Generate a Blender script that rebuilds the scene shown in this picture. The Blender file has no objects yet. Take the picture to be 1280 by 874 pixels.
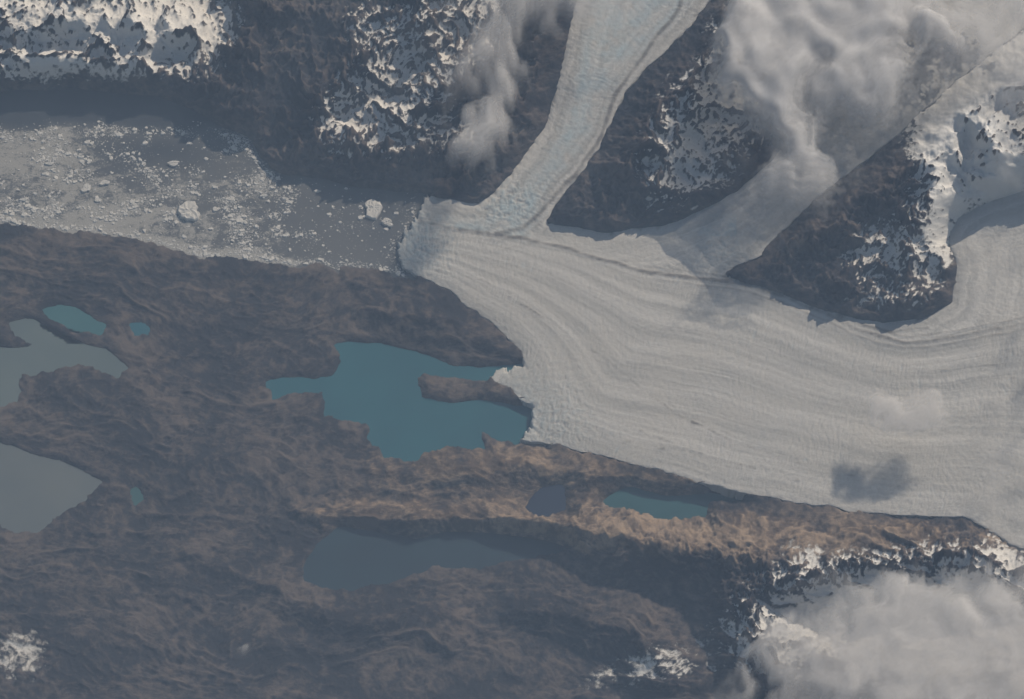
import bpy, math, numpy as np
rng=np.random.default_rng(7)
T=math.radians(40); S=math.sin(T); C=math.cos(T); D=120.0
SUN_EL=33.0; SUN_AZ=34.0   # azimuth clockwise from +Y

def rect(u,v,z):
    """survey coordinates (u east, v south, elevation z) -> world x,y (orthorectified)"""
    dx=(u-6.4); dy=S*D+C*(4.37-v); dz=-C*D+S*(4.37-v)
    lam=(z-C*D)/dz
    return lam*dx, -S*D+lam*dy

# ---------------------------------------------------------------- noise
_perm=rng.permutation(256).astype(np.int32); _perm=np.concatenate([_perm,_perm])
_ang=rng.random(256)*2*np.pi; _gx=np.cos(_ang).astype(np.float32); _gy=np.sin(_ang).astype(np.float32)
def perlin(x,y,seed=0):
    x=np.asarray(x,np.float32)+seed*17.37; y=np.asarray(y,np.float32)+seed*9.71
    xi=np.floor(x).astype(np.int32); yi=np.floor(y).astype(np.int32)
    xf=x-xi; yf=y-yi; xi&=255; yi&=255
    xi1=(xi+1)&255; yi1=(yi+1)&255
    def g(a,b,fx,fy):
        h=_perm[_perm[a]+b]; return _gx[h]*fx+_gy[h]*fy
    u=xf*xf*xf*(xf*(xf*6-15)+10); v=yf*yf*yf*(yf*(yf*6-15)+10)
    a=g(xi,yi,xf,yf); b=g(xi1,yi,xf-1,yf); c=g(xi,yi1,xf,yf-1); d=g(xi1,yi1,xf-1,yf-1)
    return ((a+(b-a)*u)*(1-v)+(c+(d-c)*u)*v)*1.5
def fbm(x,y,o=5,seed=0,gain=.5,lac=2.03):
    r=0;a=1;t=0
    for i in range(o):
        r=r+a*perlin(x,y,seed+i*3); t+=a; a*=gain; x=x*lac; y=y*lac
    return r/t*1.4
def ridged(x,y,o=6,seed=0,gain=.5,lac=2.07):
    r=0;a=1;t=0;w=1
    for i in range(o):
        n=1-np.abs(perlin(x,y,seed+i*5))*1.6; n=np.clip(n,0,1); n=n*n
        r=r+a*n*w; t+=a; w=np.clip(n*1.6,0,1); a*=gain; x=x*lac; y=y*lac
    return r/t
def billow(x,y,o=5,seed=0,gain=.5,lac=2.05):
    r=0;a=1;t=0
    for i in range(o):
        r=r+a*np.sqrt(perlin(x,y,seed+i*5)**2+.012); t+=a; a*=gain; x=x*lac+.37; y=y*lac+.71
    return r/t*2
def sst(a,b,x):
    t=np.clip((x-a)/(b-a),0,1); return t*t*(3-2*t)
def smin(a,b,k):
    h=np.clip(.5+.5*(b-a)/k,0,1); return b+(a-b)*h-k*h*(1-h)
def box1(a,n,ax):
    a=np.moveaxis(a,ax,0); p=np.concatenate([np.repeat(a[:1],n+1,0),a,np.repeat(a[-1:],n,0)],0)
    c=np.cumsum(p,0,dtype=np.float64); r=(c[2*n+1:]-c[:-(2*n+1)])/(2*n+1)
    return np.moveaxis(r,0,ax).astype(np.float32)
def blur(a,n):
    for _ in range(2): a=box1(box1(a,n,0),n,1)
    return a

# ---------------------------------------------------------------- distance maps
h0=.03
cu=np.arange(-4,17.5,h0); cv=np.arange(-4,13.5,h0); CU,CV=np.meshgrid(cu,cv)
def segdist(P,closed):
    P=np.array(P,float)/100.; n=len(P); best=np.full(CU.shape,1e9); ins=np.zeros(CU.shape,bool)
    for i in range(n if closed else n-1):
        a=P[i]; b=P[(i+1)%n]; e=b-a; L=e@e+1e-12
        t=np.clip(((CU-a[0])*e[0]+(CV-a[1])*e[1])/L,0,1)
        d=(CU-a[0]-t*e[0])**2+(CV-a[1]-t*e[1])**2
        best=np.minimum(best,d)
        if closed:
            cnd=((a[1]>CV)!=(b[1]>CV))&(CU<(b[0]-a[0])*(CV-a[1])/(b[1]-a[1]+1e-12)+a[0]); ins^=cnd
    best=np.sqrt(best)
    return np.where(ins,best,-best) if closed else best
def samp(F,u,v):
    x=np.clip((u-cu[0])/h0,0,len(cu)-1.001); y=np.clip((v-cv[0])/h0,0,len(cv)-1.001)
    i=x.astype(np.int32); j=y.astype(np.int32); fx=x-i; fy=y-j
    return (F[j,i]*(1-fx)+F[j,i+1]*fx)*(1-fy)+(F[j+1,i]*(1-fx)+F[j+1,i+1]*fx)*fy
def polyfield(P):
    P=np.array(P,float); P[:,:2]/=100.; bd=np.full(CU.shape,1e9); bh=np.zeros(CU.shape)
    for i in range(len(P)-1):
        a=P[i,:2]; b=P[i+1,:2]; e=b-a; L=e@e
        t=np.clip(((CU-a[0])*e[0]+(CV-a[1])*e[1])/L,0,1)
        d=np.sqrt((CU-a[0]-t*e[0])**2+(CV-a[1]-t*e[1])**2); hh=P[i,2]*(1-t)+P[i+1,2]*t
        m=d<bd; bd=np.where(m,d,bd); bh=np.where(m,hh,bh)
    return bd,bh

SOUTH=[(512,345),(560,366),(590,390),(625,415),(648,440),(655,460),(628,466),(612,480),(645,497),(666,509),(662,538),(650,556),(700,560),(760,575),(820,590),(870,606),(930,620),(1000,632),(1080,645),(1150,650),(1210,652),(1240,668),(1262,685),(1300,690),(1500,760)]
GL=[(530,248),(560,250),(600,256),(622,235),(650,202),(680,158),(697,105),(708,55),(720,0),(730,-80),(745,-400),(950,-400),(915,-80),(890,0),(858,42),(808,90),(776,128),(757,170),(742,200),(716,232),(692,262),(684,280),(760,290),(830,282),(880,262),(920,240),(960,205),(1000,150),(1030,90),(1100,20),(1300,-200),(1420,-120),(1280,40),(1190,110),(1135,160),(1080,205),(1030,243),(990,282),(950,322),(905,346),(960,363),(1040,392),(1100,403),(1160,398),(1190,378),(1197,335),(1182,300),(1200,268),(1240,250),(1290,235),(1700,150),(1740,900)]+SOUTH[::-1]+[(497,325),(497,308),(522,280)]
LK={
'A':[(-400,105),(0,116),(80,110),(130,112),(200,122),(245,140),(280,160),(313,172),(322,196),(345,215),(400,224),(450,234),(500,238),(540,240),(540,300),(520,352),(470,340),(430,335),(425,342),(400,332),(370,335),(330,330),(290,322),(250,325),(200,308),(150,298),(110,292),(50,288),(0,280),(-400,255)],
'B':[(420,430),(470,432),(520,440),(560,455),(600,460),(660,455),(690,500),(690,560),(650,556),(625,552),(598,545),(606,562),(560,560),(520,575),(480,573),(468,560),(455,550),(462,535),(405,520),(405,495),(380,490),(340,498),(330,478),(345,473),(390,475),(415,470),(428,455)],
'C':[(50,385),(90,382),(130,405),(125,418),(90,418),(60,400)],
'D':[(160,405),(180,402),(189,415),(170,420)],
'E':[(10,403),(40,399),(62,415),(95,427),(135,440),(163,460),(145,473),(100,455),(60,468),(28,474),(22,500),(0,510),(-200,525),(-200,432),(0,437),(44,437),(15,420)],
'F':[(-200,545),(0,555),(30,565),(80,580),(127,602),(110,625),(70,645),(50,665),(20,667),(0,657),(-200,665)],
'G':[(653,636),(680,612),(706,604),(706,635),(685,643),(665,643)],
'H':[(753,622),(785,609),(830,622),(880,614),(925,616),(930,622),(888,626),(882,645),(835,648),(790,637),(762,631)],
'I':[(375,712),(400,680),(425,660),(470,668),(520,675),(560,665),(610,667),(680,675),(715,682),(700,690),(640,700),(610,712),(540,712),(490,730),(440,738),(400,735),(380,725)],
'J':[(160,612),(172,610),(179,624),(170,631)],
}
PEN=[(522,480),(532,469),(580,472),(612,478),(645,489),(680,500),(670,508),(640,506),(600,500),(560,505),(530,501)]
dG=segdist(GL,True)
dLk={k:segdist(p,True) for k,p in LK.items()}
dLk['B']=np.minimum(dLk['B'],-segdist(PEN,True))
dLall=np.max(np.stack(list(dLk.values())),0)

RID=[[(-300,50,.5),(0,78,.45),(60,70,.48),(120,78,.43),(180,86,.48),(245,108,.46),(300,115,.48)],
 [(-200,10,.6),(60,20,.6),(150,30,.65),(230,45,.55)],
 [(100,-60,.7),(120,20,.62),(125,70,.42)],
 [(340,-200,.6),(330,0,.65),(300,70,.55),(310,140,.4)],
 [(560,-200,.7),(520,20,.65),(470,60,.6),(400,120,.6),(385,160,.50),(430,178,.45),(500,150,.5),(570,110,.5)],
 [(430,178,.45),(500,190,.40),(570,185,.38),(620,180,.40),(660,120,.55),(690,40,.65),(700,-200,.7)],
 [(905,-200,.75),(890,20,.7),(850,90,.7),(810,150,.74),(790,200,.60),(760,245,.28),(720,265,.15)],
 [(790,200,.52),(840,245,.30),(890,235,.24)],
 [(1300,60,.75),(1220,120,.74),(1160,160,.72),(1100,200,.70),(1060,250,.64),(1025,300,.5),(1010,335,.33),(1060,350,.33),(1120,372,.31),(1172,368,.24)],
 [(1160,160,.66),(1175,220,.64),(1150,280,.54),(1120,330,.42),(1120,372,.31)],
 [(1220,120,.7),(1240,190,.66),(1290,205,.68),(1500,150,.7)]]
RF=np.full(CU.shape,0.0)
for r in RID:
    d,hh=polyfield(r); RF=np.maximum(RF,hh-.82*d)
RLOW=[([(375,642,.08),(430,650,.13),(520,652,.17),(640,652,.19),(720,662,.30),(800,676,.38),(900,695,.46),(1000,712,.48)],.6),
 ([(470,585,.06),(560,590,.09),(640,578,.10),(720,592,.09),(800,600,.08)],.4),
 ([(1350,690,.6),(1230,695,.55),(1100,705,.5),(1010,718,.52),(925,735,.54),(945,790,.62),(985,900,.65)],.75),
 ([(640,760,.12),(720,770,.2),(800,790,.3),(850,860,.36)],.5),
 ([(240,690,.06),(420,770,.12),(560,790,.15)],.35),
 ([(470,390,.10),(560,400,.13),(640,430,.06)],.35)]
RL=np.zeros(CU.shape)
for r,s in RLOW:
    d,hh=polyfield(r); RL=np.maximum(RL,hh-s*d)
MOR=[[(525,278),(560,284),(600,290),(650,297),(720,314),(800,338),(870,349),(940,357),(1000,380),(1070,410),(1130,428),(1180,424),(1300,400)],
     [(870,-60),(850,10),(800,75),(767,120),(752,170),(722,215),(690,250),(655,285),(620,291)],
     [(935,340),(1000,372),(1060,402),(1110,414),(1160,410)],
     [(535,335),(600,350),(680,395),(760,455),(850,520),(940,560),(1040,590),(1150,605)],
     [(540,315),(640,330),(740,360),(840,405),(960,445),(1100,465),(1300,455)],
     [(660,500),(720,510),(800,540),(900,575),(1000,600)]]
MD=[segdist(m,False) for m in MOR]
TOPc=segdist(MOR[0],False); BOTc=segdist([(497,320)]+SOUTH,False)

def zgl(u,v):
    return .06+.030*np.clip(u-5.2,0,20)+.10*np.clip(2.9-v,0,6)*sst(4.8,6,u)
# ---------------------------------------------------------------- main grid
st=.0115
def axis(a,b,lo,hi):
    inner=np.arange(a,b,st); L=[];x=a;s=st
    while x>lo: s*=1.12; x-=s; L.append(x)
    R=[];x=inner[-1];s=st
    while x<hi: s*=1.12; x+=s; R.append(x)
    return np.concatenate([L[::-1],inner,R])
gu=axis(-.8,13.6,-26,38); gv=axis(-1.2,9.9,-26,34)
U,V=np.meshgrid(gu,gv); U=U.astype(np.float32); V=V.astype(np.float32)
w1=fbm(U*2.2,V*2.6,6,1); w2=fbm(U*2.2,V*2.6,6,2)
h1=fbm(U*7,V*9,5,8,gain=.6); h2=fbm(U*7,V*9,5,9,gain=.6)
WU=U+.055*w1+.034*h1; WV=V+.045*w2+.026*h2
sG=samp(dG,U+.030*w1+.034*h1,V+.030*w2+.034*h2); sL=samp(dLall,WU,WV)
dl=-np.maximum(sG,sL)
dlk=np.maximum(-sL,0); dgl=np.maximum(-sG,0)
wf=np.clip(dlk/(dlk+dgl+1e-4),0,1)
floor=zgl(U,V)*wf
up=V<np.interp(U,[-3,0,5,6.2,8,12.8,16],[2.2,2.3,2.9,3.6,4.3,5.0,5.2])
# mountains
q1=fbm(U*1.1,V*1.1,4,11); q2=fbm(U*1.1,V*1.1,4,12)
rf=samp(RF,U+.14*w1+.05*q1,V+.06*w2)
rm=ridged(U*1.35+.5*q1,V*1.55+.5*q2,7,21,gain=.5)
rm2=ridged(U*4.2+.4*w1,V*3.6+.4*w2,5,31,gain=.55)
rm3=ridged(U*11+.6*w1+.9*q1,V*7.0+.5*w2,4,37,gain=.6)
inner=sst(.05,.35,dl)
zm=np.maximum(rf,.12)*(.72+.42*rm)+.13*(rm-.35)+(.125*(rm2-.4)+.034*(rm3-.4))*(.30+.70*inner)
kk=1.25
zm=smin(zm,kk*np.maximum(dl,0)**.95*(1+.2*w1),.08)
# low glaciated rock country with folded strata
f1=fbm(U*.45,V*.7,4,41); f2=fbm(U*.45,V*.7,4,42)
ang=math.radians(13)
A=(U*math.cos(ang)+V*math.sin(ang)); B=(-U*math.sin(ang)+V*math.cos(ang))
st1=ridged(A*.9+f1*.9,B*2.6+f2*1.4,6,51,gain=.52)
st2=ridged(A*3.2+f1*1.5,B*9+f1*4.2+f2*2,5,61,gain=.66)
st3=ridged(A*9.0+f2*2,B*24+f1*9+f2*4,3,65,gain=.6)
iso=fbm(U*6,V*7,6,68,gain=.62)
roll=fbm(A*.7,B*1.5,4,71); pat=fbm(U*.8,V*1.3,5,73)
msk=sst(-.35,.45,pat)
rl=samp(RL,U+.12*w1,V+.05*w2)
base=.035+.03*roll+rl
zl=base+.065*(st1-.3)*(.7+1.2*sst(.1,.4,rl))+.008*(st2-.35)*(.35+msk)+.0042*(st3-.35)*(1.2-msk)+.026*w2+.013*iso
brm=sst(.28,.5,rl)*sst(7.6,9.0,U)
zl=zl+brm*(.17*(rm2-.3)+.12*(rm-.3)+.04*(rm3-.4))
kl=.34+1.0*sst(.08,.25,rl)
zl=smin(np.maximum(zl,.008),kl*np.maximum(dl,0)**.9*(1+.6*w2),.02)
z=np.where(up,zm,zl)
z=np.maximum(z,.003+.06*np.minimum(np.maximum(dl,0),.1))
z=z+floor
zin=np.maximum(floor+dl*1.4,floor-.25)
z=np.where(dl<0,zin,z).astype(np.float32)
far=sst(0,6,np.maximum.reduce([-1.2-U,U-14,-1.5-V,V-10.2]))
z=z*(1-far)+far*(.2+.4*ridged(U*.4,V*.4,6,91))
gvv,guu=np.gradient(z,gv,gu)
slope=np.sqrt(guu**2+(gvv*C)**2)
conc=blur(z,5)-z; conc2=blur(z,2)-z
def blobs(L,u=U,v=V):
    r=0
    for (x,y,rx,ry,a) in L: r=r+a*np.exp(-(((u-x/100)/(rx/100))**2+((v-y/100)/(ry/100))**2))
    return r
n1=fbm(U*9,V*11,5,101); n2=fbm(U*2.5,V*2.5,4,111)
sb=blobs([(60,15,130,60,.9),(200,45,110,50,.78),(20,80,60,22,.5),(250,30,80,40,.5),(100,82,130,14,.35),(440,140,80,50,.72),(520,75,75,50,.68),(560,165,80,30,.42),(590,10,60,40,.6),(440,20,70,35,.4),(850,205,65,60,.74),(890,120,60,70,.58),(950,60,90,80,.6),
 (1190,180,60,60,.9),(1120,310,75,45,.70),(1250,230,60,50,.85),(1180,270,30,80,.6),(1110,370,60,18,.35),(1150,100,140,60,.8),(1270,100,80,100,.85),
 (1030,760,100,60,.60),(1130,715,70,40,.44),(1240,700,60,50,.62),(950,800,60,50,.54),(1200,810,140,80,.85),(1000,690,40,30,.3),(820,825,55,30,.47),(25,815,45,45,.48),(760,850,60,18,.35)])
sb=sb-blobs([(340,90,60,110,.5),(720,225,60,60,.5),(985,300,45,55,.5),(380,30,60,60,.35),(670,120,30,80,.4),(1060,230,45,35,.3),(860,60,40,60,.2)])
snow=sb+.12*n1+.20*n2+4.5*conc+10*conc2-.20*slope-.26-.20*(rm3-.4)
snow=sst(-.16,.42,snow)*(dl>-.02)*sst(.08,.28,sb)
# wind-smoothed snow fields: drifted snow fills small relief
sf=blur(snow.astype(np.float32),1)*up
z=z*(1-.6*sf)+(blur(z,3)+.010)*.6*sf
z=z.astype(np.float32)
zb=blur(z,7)
snow=np.maximum(snow,far*sst(.45,.6,ridged(U*.4,V*.4,6,91))*.9)
warm=blobs([(560,585,130,32,.8),(700,590,110,35,.75),(450,640,90,22,.8),(620,650,150,28,.9),(800,665,130,28,.95),(950,670,130,35,.85),(1100,670,110,28,.75),(600,490,90,18,.40),(830,600,70,20,.6),(130,640,60,30,.3),(1230,670,50,25,.6),(820,810,60,60,.3)])
warm=np.clip(warm*(1+.8*n2+.3*(st2-.35)),0,1.1)
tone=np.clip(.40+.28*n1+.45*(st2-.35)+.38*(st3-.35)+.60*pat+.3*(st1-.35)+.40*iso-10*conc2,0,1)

def attr(me,name,a):
    at=me.attributes.new(name,'FLOAT','POINT'); at.data.foreach_set('value',np.ascontiguousarray(a,np.float32).ravel())
def gridmesh(name,X,Y,Z,keep=None,attrs={}):
    nr,nc=X.shape; idx=np.arange(nr*nc,dtype=np.int32).reshape(nr,nc)
    q=np.stack([idx[1:,:-1],idx[1:,1:],idx[:-1,1:],idx[:-1,:-1]],-1).reshape(-1,4)
    co=np.stack([X,Y,Z],-1).reshape(-1,3).astype(np.float32)
    AT={k:np.asarray(a).ravel() for k,a in attrs.items()}
    if keep is not None:
        kf=keep.ravel()[q].all(1); q=q[kf]
        used=np.zeros(nr*nc,bool); used[q.ravel()]=True
        remap=np.cumsum(used)-1; q=remap[q].astype(np.int32); co=co[used]; AT={k:a[used] for k,a in AT.items()}
    me=bpy.data.meshes.new(name); n=len(q)
    me.vertices.add(len(co)); me.vertices.foreach_set('co',co.ravel())
    me.loops.add(n*4); me.loops.foreach_set('vertex_index',q.ravel().astype(np.int32))
    me.polygons.add(n); me.polygons.foreach_set('loop_start',np.arange(n,dtype=np.int32)*4)
    me.update(calc_edges=True)
    me.polygons.foreach_set('use_smooth',np.ones(n,bool))
    for k,a in AT.items(): attr(me,k,a)
    me.update()
    ob=bpy.data.objects.new(name,me); bpy.context.collection.objects.link(ob); return ob

# ---------------------------------------------------------------- material helper
class M:
    def __init__(s,name):
        s.m=bpy.data.materials.new(name); s.m.use_nodes=True; s.t=s.m.node_tree; s.t.nodes.clear()
        s.out=s.t.nodes.new('ShaderNodeOutputMaterial')
    def n(s,ty,**k):
        x=s.t.nodes.new(ty)
        for a,b in k.items(): setattr(x,a,b)
        return x
    def l(s,a,b): s.t.links.new(a,b)
    def put(s,sock,v):
        if isinstance(v,bpy.types.NodeSocket): s.l(v,sock)
        elif isinstance(v,tuple): sock.default_value=(*v,1) if len(v)==3 else v
        else: sock.default_value=v
    def attr(s,name): return s.n('ShaderNodeAttribute',attribute_name=name).outputs['Fac']
    def noise(s,scale,detail=6,rough=.6,vec=None,dist=0):
        x=s.n('ShaderNodeTexNoise'); x.inputs['Scale'].default_value=scale; x.inputs['Detail'].default_value=detail; x.inputs['Roughness'].default_value=rough; x.inputs['Distortion'].default_value=dist
        s.l(vec or s.pos(),x.inputs['Vector']); return x.outputs['Fac']
    def pos(s): return s.n('ShaderNodeTexCoord').outputs['Object']
    def scale(s,v,rot=0):
        x=s.n('ShaderNodeMapping'); x.inputs['Scale'].default_value=v; x.inputs['Rotation'].default_value=(0,0,rot); s.l(s.pos(),x.inputs['Vector']); return x.outputs[0]
    def math(s,op,a,b=0.0,cl=False):
        x=s.n('ShaderNodeMath',operation=op,use_clamp=cl); s.put(x.inputs[0],a); s.put(x.inputs[1],b); return x.outputs[0]
    def ramp(s,f,a,b,lo=0.,hi=1.):
        x=s.n('ShaderNodeMapRange',interpolation_type='SMOOTHSTEP'); s.put(x.inputs[0],f); 
        for i,vv in enumerate((a,b,lo,hi)): x.inputs[i+1].default_value=vv
        return x.outputs[0]
    def mix(s,f,a,b,mode='MIX'):
        x=s.n('ShaderNodeMix',data_type='RGBA',blend_type=mode); s.put(x.inputs[0],f); s.put(x.inputs[6],a); s.put(x.inputs[7],b); return x.outputs[2]
    def bump(s,h,strength=.5,dist=.02):
        x=s.n('ShaderNodeBump'); x.inputs['Strength'].default_value=strength; x.inputs['Distance'].default_value=dist; s.l(h,x.inputs['Height']); return x.outputs[0]
    def diff(s,col,nrm=None):
        x=s.n('ShaderNodeBsdfDiffuse'); s.put(x.inputs['Color'],col)
        if nrm: s.l(nrm,x.inputs['Normal'])
        s.l(x.outputs[0],s.out.inputs['Surface'])
    def bsdf(s,col,rough=.9,nrm=None,spec=.2):
        x=s.n('ShaderNodeBsdfPrincipled'); s.put(x.inputs['Base Color'],col); s.put(x.inputs['Roughness'],rough); x.inputs['Specular IOR Level'].default_value=spec
        if nrm: s.l(nrm,x.inputs['Normal'])
        s.l(x.outputs[0],s.out.inputs['Surface']); return x

m=M('rock_and_snow')
na=m.noise(13,4,.65); nb=m.noise(55,3,.7)
tone_=m.math('ADD',m.math('MULTIPLY',m.attr('tone'),.85),m.math('MULTIPLY',na,.30))
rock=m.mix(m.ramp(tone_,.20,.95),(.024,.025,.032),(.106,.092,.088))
warmc=m.mix(m.ramp(tone_,.25,.9),(.080,.064,.055),(.245,.195,.152))
wm=m.ramp(m.math('ADD',m.attr('warm'),m.math('MULTIPLY',m.math('SUBTRACT',na,.5),1.2)),.2,.95)
rock=m.mix(wm,rock,warmc)
rock=m.mix(1.0,rock,m.mix(nb,(.50,.50,.52),(1.46,1.44,1.42)),'MULTIPLY')
sn=m.ramp(m.math('ADD',m.attr('snow'),m.math('MULTIPLY',m.math('SUBTRACT',nb,.5),.8)),.20,.95)
snc=m.mix(na,(.54,.55,.57),(.70,.70,.69))
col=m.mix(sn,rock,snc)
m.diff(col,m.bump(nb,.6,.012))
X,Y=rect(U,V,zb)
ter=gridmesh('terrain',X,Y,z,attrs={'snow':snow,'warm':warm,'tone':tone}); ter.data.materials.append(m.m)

# ---------------------------------------------------------------- glacier
gs=.0105
U2,V2=np.meshgrid(np.arange(4.8,14.6,gs),np.arange(-1.6,7.9,gs)); U2=U2.astype(np.float32);V2=V2.astype(np.float32)
a1=fbm(U2*2.2,V2*2.6,6,1); a2=fbm(U2*2.2,V2*2.6,6,2)
b1=fbm(U2*7,V2*9,5,8,gain=.6); b2=fbm(U2*7,V2*9,5,9,gain=.6)
rag=fbm(U2*9,V2*9,5,3,gain=.65)
calv=np.exp(-(((U2-5.1)/.25)**2+((V2-3.0)/.6)**2))+np.exp(-(((U2-6.45)/.3)**2+((V2-5.1)/.5)**2))
s2=samp(dG,U2+.030*a1+.034*b1,V2+.030*a2+.034*b2)+rag*(.006+.07*calv)
zg=zgl(U2,V2)
td=samp(TOPc,U2,V2); bd=samp(BOTc,U2,V2); phi=td/(td+bd+1e-4)
mainm=(V2>np.interp(U2,[4.8,5.3,6.5,8,9.4,11.3,12.8,15],[2.78,2.8,2.97,3.4,3.57,4.28,4.0,3.6])).astype(np.float32)
phiT=np.clip(s2,0,2)*3.0
trib1=((U2<9.2)&(V2<2.95)&(mainm<.5)).astype(np.float32)
ph=np.where(mainm>.5,phi*5.2,phiT*1.3+7)
wob=fbm(U2*.9,V2*.9,3,77); wob2=fbm(U2*.5,V2*.8,4,79)
streak=perlin(ph*2.2+wob*.6,U2*.22,200)*.7+perlin(ph*7+wob*.8,U2*.35,201)*.45+perlin(ph*22+wob*1.7,U2*.6,202)*.45*(.6+wob2)+perlin(ph*60+wob*3,U2*1.2,203)*.38
dirx=np.where(mainm>.5,1.,.35); diry=np.where(mainm>.5,.32,-.95)
cx=U2+.25*wob
al=cx*dirx+V2*diry; ac=-cx*diry+V2*dirx
cr=1-np.abs(perlin(al*17+a1*.9,ac*3.2,301))*2; cr2=1-np.abs(perlin(al*32+a2*.8,ac*6+a1*.6,302))*2
cz=np.clip(.55+1.0*fbm(U2*.8,V2*.8,3,311),.08,1.5)
crev=(cr*.45+cr2*.55)*cz
icefall=np.exp(-(((U2-6.35)/.35)**2+((V2-2.55)/.28)**2))+.8*np.exp(-(((U2-5.3)/.35)**2+((V2-3.05)/.35)**2))+.5*np.exp(-(((U2-9.0)/.4)**2+((V2-3.1)/.25)**2))+.5*np.exp(-(((U2-6.9)/.5)**2+((V2-5.2)/.5)**2))
rough=fbm(U2*18,V2*18,4,320,gain=.6)
zg=zg+.0056*crev*(1+1.6*icefall)+.0042*rough*(1+2.8*icefall)+.0026*streak-.02*np.exp(-np.clip(s2,0,9)/.06)
wm1=U2+.03*a1+.05*wob; wm2=V2+.03*a2
m0=samp(MD[0],U2+.02*a1,V2+.03*a2); m1=samp(MD[1],U2+.03*a1,V2+.02*a2); m2_=samp(MD[2],U2,V2+.02*a2)
nz=fbm(U2*5,V2*5,4,330)
mor=np.exp(-(m0/.026)**2)*np.interp(U2,[5.2,6,9,10.3,11.8,13],[.55,.65,1.,.65,.8,.3])+.45*np.exp(-((m0-.075)/.02)**2)*sst(7,9,U2)
mor=mor+.75*np.exp(-(m1/.032)**2)+.3*np.exp(-((m1-.10)/.03)**2)+.25*np.exp(-((m1-.22)/.03)**2)+.5*np.exp(-(m2_/.02)**2)
for k_,a_ in ((3,.46),(4,.32),(5,.38)):
    mk=samp(MD[k_],wm1,wm2); mor=mor+a_*np.exp(-(mk/.016)**2)*np.clip(.6+nz*1.2+wob2,0,1.3)+.3*a_*np.exp(-((mk-.06)/.03)**2)
edge=np.clip(s2,0,9)*(s2<.3)+(s2>=.3)*9
mor=mor+.9*np.exp(-edge/.035)*np.clip(.1+nz*1.6,0,1)*(1-np.clip(calv*1.3,0,1))
for c0,w,a in ((.7,.03,.18),(1.35,.03,.2),(2.1,.05,.18),(3.3,.02,.22),(3.7,.03,.25),(4.5,.06,.22)):
    mor=mor+a*mainm*np.exp(-((ph+wob*.12-c0)/w)**2)*(.4+nz*1.6)*(.6+wob2*1.4)
mor=np.clip(mor*(1+.5*nz),0,1)
zg=zg+.008*mor
zg=zg-sst(0,-.022,s2)*.16
blue=np.clip(icefall*.8*(.5+rough)+.75*trib1*sst(.1,.35,s2)*(.6+nz)+.15*rough+.35*(crev<-.15)*cz+.25*calv,0,1)
X,Y=rect(U2,V2,blur(zg.astype(np.float32),3))
m=M('glacier_ice')
n_f=m.noise(50,3,.7); n_g=m.noise(1.4,4,.55)
st_=m.ramp(m.attr('streak'),-.9,.9)
ice=m.mix(st_,(.310,.318,.325),(.515,.522,.53))
ice=m.mix(m.ramp(n_g,.35,.7,0,.5),ice,(.430,.428,.420))
ice=m.mix(m.math('MULTIPLY',m.attr('blue'),.8),ice,(.33,.43,.50))
mf=m.ramp(m.attr('moraine'),.05,.95,0,.85)
ice=m.mix(mf,ice,(.13,.122,.120))
ice=m.mix(1.0,ice,m.mix(n_f,(.82,.82,.83),(1.16,1.16,1.16)),'MULTIPLY')
m.diff(ice,m.bump(n_f,.5,.008))
gl=gridmesh('glacier',X,Y,zg,keep=s2>-.03,attrs={'streak':streak,'moraine':mor,'blue':blue}); gl.data.materials.append(m.m)

# ---------------------------------------------------------------- lakes
def water(name,colA,colB,slush=False):
    m=M(name); a=m.noise(1.1,3,.5)
    c=m.mix(m.ramp(a,.3,.7),colA,colB)
    if slush:
        v=m.scale((1.0,1.6,1)); s1=m.noise(1.5,8,.66,vec=v,dist=1.3); s3=m.noise(42,3,.7); s4=m.noise(11,5,.7,dist=.8)
        c=m.mix(m.attr('clear'),c,(.028,.036,.050))  # dark tint paints shade into the ice-free water
        e=m.math('ADD',m.math('MULTIPLY',m.math('SUBTRACT',s1,.5),2.1),m.math('ADD',m.math('MULTIPLY',m.math('SUBTRACT',s3,.5),1.0),m.math('MULTIPLY',m.math('SUBTRACT',s4,.5),1.5)))
        e=m.math('ADD',e,m.math('MULTIPLY',m.math('SUBTRACT',m.attr('ice'),.85),.55))
        f=m.ramp(e,-.02,.42,0,.80); c=m.mix(f,c,(.34,.345,.345))
    m.bsdf(c,.35,None,spec=.3); return m.m
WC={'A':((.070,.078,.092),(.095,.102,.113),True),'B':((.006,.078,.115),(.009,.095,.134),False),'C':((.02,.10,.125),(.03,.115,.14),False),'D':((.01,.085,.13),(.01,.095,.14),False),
'E':((.08,.115,.13),(.10,.135,.145),False),'F':((.088,.11,.125),(.11,.13,.14),False),'G':((.004,.012,.040),(.006,.017,.048),False),'H':((.008,.055,.075),(.01,.075,.095),False),'I':((.005,.020,.036),(.008,.030,.048),False),'J':((.02,.08,.09),(.03,.09,.10),False)}
ws=.03
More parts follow.
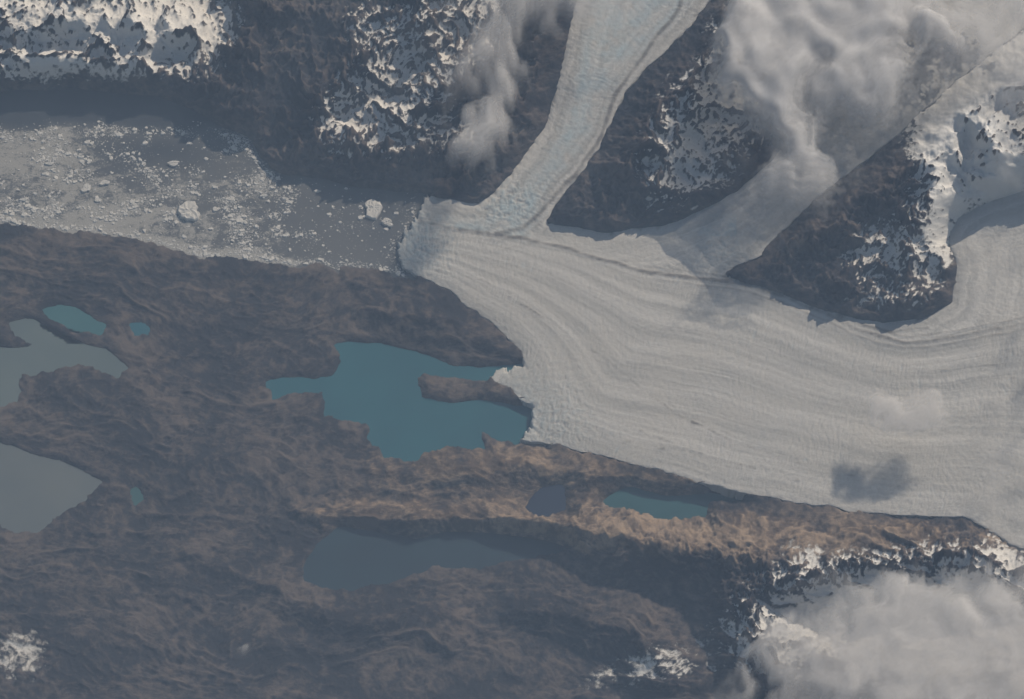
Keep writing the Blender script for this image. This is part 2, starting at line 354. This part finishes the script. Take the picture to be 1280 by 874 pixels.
for k,P in LK.items():
    p=np.array(P)/100.; lo=p.min(0)-.3; hi=p.max(0)+.3
    uu,vv=np.meshgrid(np.arange(lo[0],hi[0],ws),np.arange(lo[1],hi[1],ws))
    d=samp(segdist(P,True),uu,vv)
    x,y=rect(uu,vv,np.zeros_like(uu))
    at={}
    if k=='A':
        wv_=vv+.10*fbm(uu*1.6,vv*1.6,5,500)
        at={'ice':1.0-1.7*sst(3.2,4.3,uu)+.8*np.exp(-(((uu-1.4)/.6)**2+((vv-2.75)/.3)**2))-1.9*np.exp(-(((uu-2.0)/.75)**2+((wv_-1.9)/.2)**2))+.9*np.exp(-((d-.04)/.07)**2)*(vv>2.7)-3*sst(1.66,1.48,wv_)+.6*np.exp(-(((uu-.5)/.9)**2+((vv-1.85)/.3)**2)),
            'clear':np.clip(sst(1.68,1.50,wv_)+.85*np.exp(-(((uu-2.0)/.75)**2+((wv_-1.9)/.2)**2)),0,1)}  # north band: open water plus painted mountain shadow; oval patch: painted cloud shadow
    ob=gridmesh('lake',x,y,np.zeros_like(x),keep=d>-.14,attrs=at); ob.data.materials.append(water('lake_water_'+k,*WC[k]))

# ---------------------------------------------------------------- ice on the lake
m=M('floating_ice'); f=m.noise(30,2,.6)
m.diff(m.mix(f,(.40,.42,.44),(.62,.62,.62))); mat_ice=m.m
N=260000
pu=rng.random(N)*5.9-.7; pv=rng.random(N)*2.3+1.3
ins=samp(dLk['A'],pu,pv)>.03; ins&=samp(dG,pu,pv)<-.03
fil=ridged(pu*1.1+.3*fbm(pu,pv,3,5),pv*2.0,5,401); cl=fbm(pu*3,pv*4,5,410)
pw=pv+.10*fbm(pu*1.6,pv*1.6,5,500)
dens=.04+1.1*sst(.2,.55,fil)*np.clip(.45+cl*1.6,0,1)
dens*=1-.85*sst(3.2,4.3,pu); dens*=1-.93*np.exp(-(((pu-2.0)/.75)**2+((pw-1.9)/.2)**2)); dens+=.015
dens+=.9*np.exp(-((samp(dLk['A'],pu,pv)-.04)/.05)**2)*(pv>2.7)+.5*np.exp(-((samp(dG,pu,pv)+.07)/.05)**2)
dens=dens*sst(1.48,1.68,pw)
acc=ins&(rng.random(N)<dens*.42); pu=pu[acc]; pv=pv[acc]; n=len(pu)
sz=.0042*(rng.random(n)+.010)**(-.55); sz=np.clip(sz,.0045,.046)
K=6; th=np.arange(K)/K*2*np.pi
rr=sz[:,None]*(.6+.7*rng.random((n,K))); ro=rng.random(n)[:,None]*6.28; el=.5+.5*rng.random(n)[:,None]
ex=rr*np.cos(th)[None]; ey=rr*np.sin(th)[None]*el; X0,Y0=rect(pu,pv,0*pu)
vx=X0[:,None]+ex*np.cos(ro)-ey*np.sin(ro); vy=Y0[:,None]+ex*np.sin(ro)+ey*np.cos(ro)
ring=np.stack([vx,vy,np.full_like(vx,-.002)],-1)
tx=X0[:,None]+(vx-X0[:,None])*.7; ty=Y0[:,None]+(vy-Y0[:,None])*.7
top=np.stack([tx,ty,np.repeat((sz*.3)[:,None],K,1)*(.6+.6*rng.random((n,K)))],-1)
co=np.concatenate([ring,top],1).reshape(-1,3)
b=(np.arange(n)*2*K)[:,None]
quads=[]
for i in range(K):
    j=(i+1)%K; quads.append(np.concatenate([b+i,b+j,b+K+j,b+K+i],1))
quads=np.concatenate(quads); tops=b+K+np.arange(K)[None]
me=bpy.data.meshes.new('brash_ice'); me.from_pydata(co.tolist(),[],quads.tolist()+tops.tolist()); me.update()
ob=bpy.data.objects.new('brash_ice',me); bpy.context.collection.objects.link(ob); me.materials.append(mat_ice)
def iceberg(u,v,r,el,rot,h,seed):
    rg=np.random.default_rng(seed); K=22; rings=[(1.04,-.01),(1.0,.55),(.93,.95),(.72,1.0),(.45,1.06),(.2,1.02)]
    th=np.arange(K)/K*2*np.pi; prof=1+.17*np.sin(2*th+rg.random()*6)+.15*np.sin(3*th+rg.random()*6)+.13*(rg.random(K)-.5)*2
    x0,y0=rect(u/100,v/100,0.); vs=[];fs=[]
    for ri,(s,hh) in enumerate(rings):
        ex=r/100*s*prof*np.cos(th); ey=r/100*s*prof*np.sin(th)*el
        for i in range(K):
            vs.append((x0+ex[i]*math.cos(rot)-ey[i]*math.sin(rot),y0+ex[i]*math.sin(rot)+ey[i]*math.cos(rot),h*hh*(1+.3*(rg.random()-.5)) if hh>0 else -.01))
        if ri:
            for i in range(K):
                j=(i+1)%K; a=(ri-1)*K; bb=ri*K; fs.append((a+i,a+j,bb+j,bb+i))
    vs.append((x0,y0,h)); c=len(vs)-1; bb=(len(rings)-1)*K
    for i in range(K): fs.append((bb+i,bb+(i+1)%K,c))
    me=bpy.data.meshes.new('iceberg'); me.from_pydata(vs,[],fs); me.update(); ob=bpy.data.objects.new('iceberg',me)
    bpy.context.collection.objects.link(ob); me.materials.append(mat_ice)
for i,a in enumerate([(236,265,15,.95,.3,.04),(467,262,12,1.15,.3,.035),(484,279,8,.7,-.3,.03),(108,236,7,.8,.5,.02),(131,229,6,.7,.2,.02),(122,250,5,.8,.9,.015),(217,205,8,.5,.2,.02),(270,262,5,.7,.6,.015),(62,205,5,.6,.1,.015),(330,245,5,.5,.4,.015),(30,250,5,.6,.2,.015)]):
    iceberg(*a,seed=50+i)

# ---------------------------------------------------------------- clouds
mc=M('cloud_vapour')
tr=mc.n('ShaderNodeBsdfTransparent'); df=mc.n('ShaderNodeBsdfDiffuse'); tl=mc.n('ShaderNodeBsdfTranslucent')
df.inputs[0].default_value=(.70,.695,.70,1); tl.inputs[0].default_value=(.73,.73,.74,1)
mx=mc.n('ShaderNodeMixShader'); mx.inputs[0].default_value=.4; mc.l(df.outputs[0],mx.inputs[1]); mc.l(tl.outputs[0],mx.inputs[2])
m3=mc.n('ShaderNodeMixShader'); mc.l(mc.attr('dens'),m3.inputs[0]); mc.l(tr.outputs[0],m3.inputs[1]); mc.l(mx.outputs[0],m3.inputs[2]); mc.l(m3.outputs[0],mc.out.inputs['Surface'])
def cloud(lo,hi,bl,zc,amp,amax,seed,puff=1.0,soft=.8,wisp=1.0):
    emp=bpy.data.objects.new('cloud',None); bpy.context.collection.objects.link(emp)
    s=.018
    u,v=np.meshgrid(np.arange(lo[0]/100,hi[0]/100,s),np.arange(lo[1]/100,hi[1]/100,s))
    a=fbm(u*1.2,v*1.2,5,seed); bq=fbm(u*1.2,v*1.2,5,seed+7)
    bil=.5*billow(u*1.5+a*.5,v*1.7+bq*.5,6,seed+20,gain=.55)+.5*(.5+fbm(u*1.9+a*.6,v*2.1+bq*.6,6,seed+25,gain=.52))
    fb=fbm(u*1.6+a,v*1.6+bq,7,seed+40,gain=.58)
    wi=fbm(u*2.6+a*1.4,v*2.6+bq*1.4,7,seed+60,gain=.62)
    Bf=blobs(bl,u+.26*a,v+.26*bq)
    d=Bf+.75*fb*np.clip(Bf*2.2,0,1)-.12
    e=np.minimum.reduce([u-lo[0]/100,hi[0]/100-u,v-lo[1]/100,hi[1]/100-v]); d=d*sst(0,.4,e)
    for k in range(3):
        th=np.clip(d-.12*k,0,1.3)
        zz=zc+amp*((k-1)*.40+blur((np.minimum(th,.9)*(.45+.58*bil*puff)).astype(np.float32),3)*(.5+.25*k))
        dens=np.clip((sst(0,soft,th)+.42*wi*wisp*sst(0,.25,th))*amax*(.46+.15*k),0,.97)
        x,y=rect(u,v,zc+0*u)
        ob=gridmesh('vapour_layer_%d'%k,x,y,zz,keep=dens>.003,attrs={'dens':dens}); ob.data.materials.append(mc.m); ob.parent=emp
cloud((820,-180),(1320,400),[(1000,80,85,75,.95),(1060,30,90,60,.95),(950,130,70,60,.72),(1090,120,60,55,.72),(1000,215,65,55,.6),(930,40,60,50,.55),(955,285,55,40,.45),(1150,10,90,70,.75)],1.0,.42,.90,3,1.15,1.0)
cloud((1060,-180),(1500,380),[(1240,40,130,75,.68),(1180,30,80,60,.5),(1300,190,80,70,.35),(1350,60,100,120,.7),(1130,110,60,50,.3)],1.1,.18,.52,13,.8,1.2,1.3)
cloud((480,-150),(840,300),[(605,105,50,100,.72),(645,30,75,55,.72),(605,180,38,32,.42),(700,5,80,35,.55),(790,-10,70,40,.55)],.95,.22,.68,23,1.0,1.1,1.3)
cloud((840,600),(1500,1050),[(1120,790,125,62,.85),(1200,830,120,70,.9),(1020,830,80,48,.62),(1290,790,70,90,.8),(1150,740,60,30,.5),(1150,900,250,80,1.)],.85,.20,.80,33,.9,1.1,1.2)
cloud((1080,200),(1500,760),[(1300,350,80,90,.5),(1300,480,90,80,.45),(1280,610,100,80,.45)],.6,.10,.5,43,.5,1.2)
cloud((1010,430),(1250,610),[(1115,522,24,22,.8),(1160,515,26,26,.9)],.75,.06,.75,63,.8,.7,1.5)
cloud((240,760),(370,850),[(305,805,28,12,.5)],.30,.05,.4,53,.6)

# ---------------------------------------------------------------- haze (real atmosphere volume)
bpy.ops.mesh.primitive_cube_add(size=1,location=(0,0,.9)); hz=bpy.context.object; hz.name='haze'; hz.scale=(90,90,3.0)
mh=bpy.data.materials.new('haze_air'); mh.use_nodes=True; t=mh.node_tree; t.nodes.clear(); o=t.nodes.new('ShaderNodeOutputMaterial'); vs=t.nodes.new('ShaderNodeVolumeScatter')
vs.inputs['Color'].default_value=(.48,.68,1,1); vs.inputs['Density'].default_value=.11; t.links.new(vs.outputs[0],o.inputs['Volume']); hz.data.materials.append(mh)

# ---------------------------------------------------------------- light, world, camera
w=bpy.data.worlds.new('World'); bpy.context.scene.world=w; w.use_nodes=True; nt=w.node_tree
sk=nt.nodes.new('ShaderNodeTexSky'); sk.sky_type='NISHITA'; sk.sun_disc=False; sk.sun_elevation=math.radians(SUN_EL); sk.sun_rotation=math.radians(SUN_AZ)
nt.links.new(sk.outputs[0],nt.nodes['Background'].inputs[0]); nt.nodes['Background'].inputs[1].default_value=.06
sd=bpy.data.lights.new('sun','SUN'); sd.energy=4.4; sd.angle=math.radians(.5); sd.color=(1,.96,.91); so=bpy.data.objects.new('sun',sd); bpy.context.collection.objects.link(so)
from mathutils import Vector
e=math.radians(SUN_EL); az=math.radians(SUN_AZ)
dirv=Vector((math.sin(az)*math.cos(e),math.cos(az)*math.cos(e),math.sin(e)))
so.rotation_euler=dirv.to_track_quat('Z','Y').to_euler(); so.location=dirv*30
cd=bpy.data.cameras.new('camera'); cam=bpy.data.objects.new('camera',cd); bpy.context.collection.objects.link(cam)
cam.location=(0,-S*D,C*D); cam.rotation_euler=(T,0,0); cd.sensor_width=36; cd.lens=36*D/12.8; cd.clip_start=1; cd.clip_end=1000
sc=bpy.context.scene; sc.camera=cam
sc.view_settings.view_transform='Standard'; sc.view_settings.look='None'; sc.view_settings.exposure=0
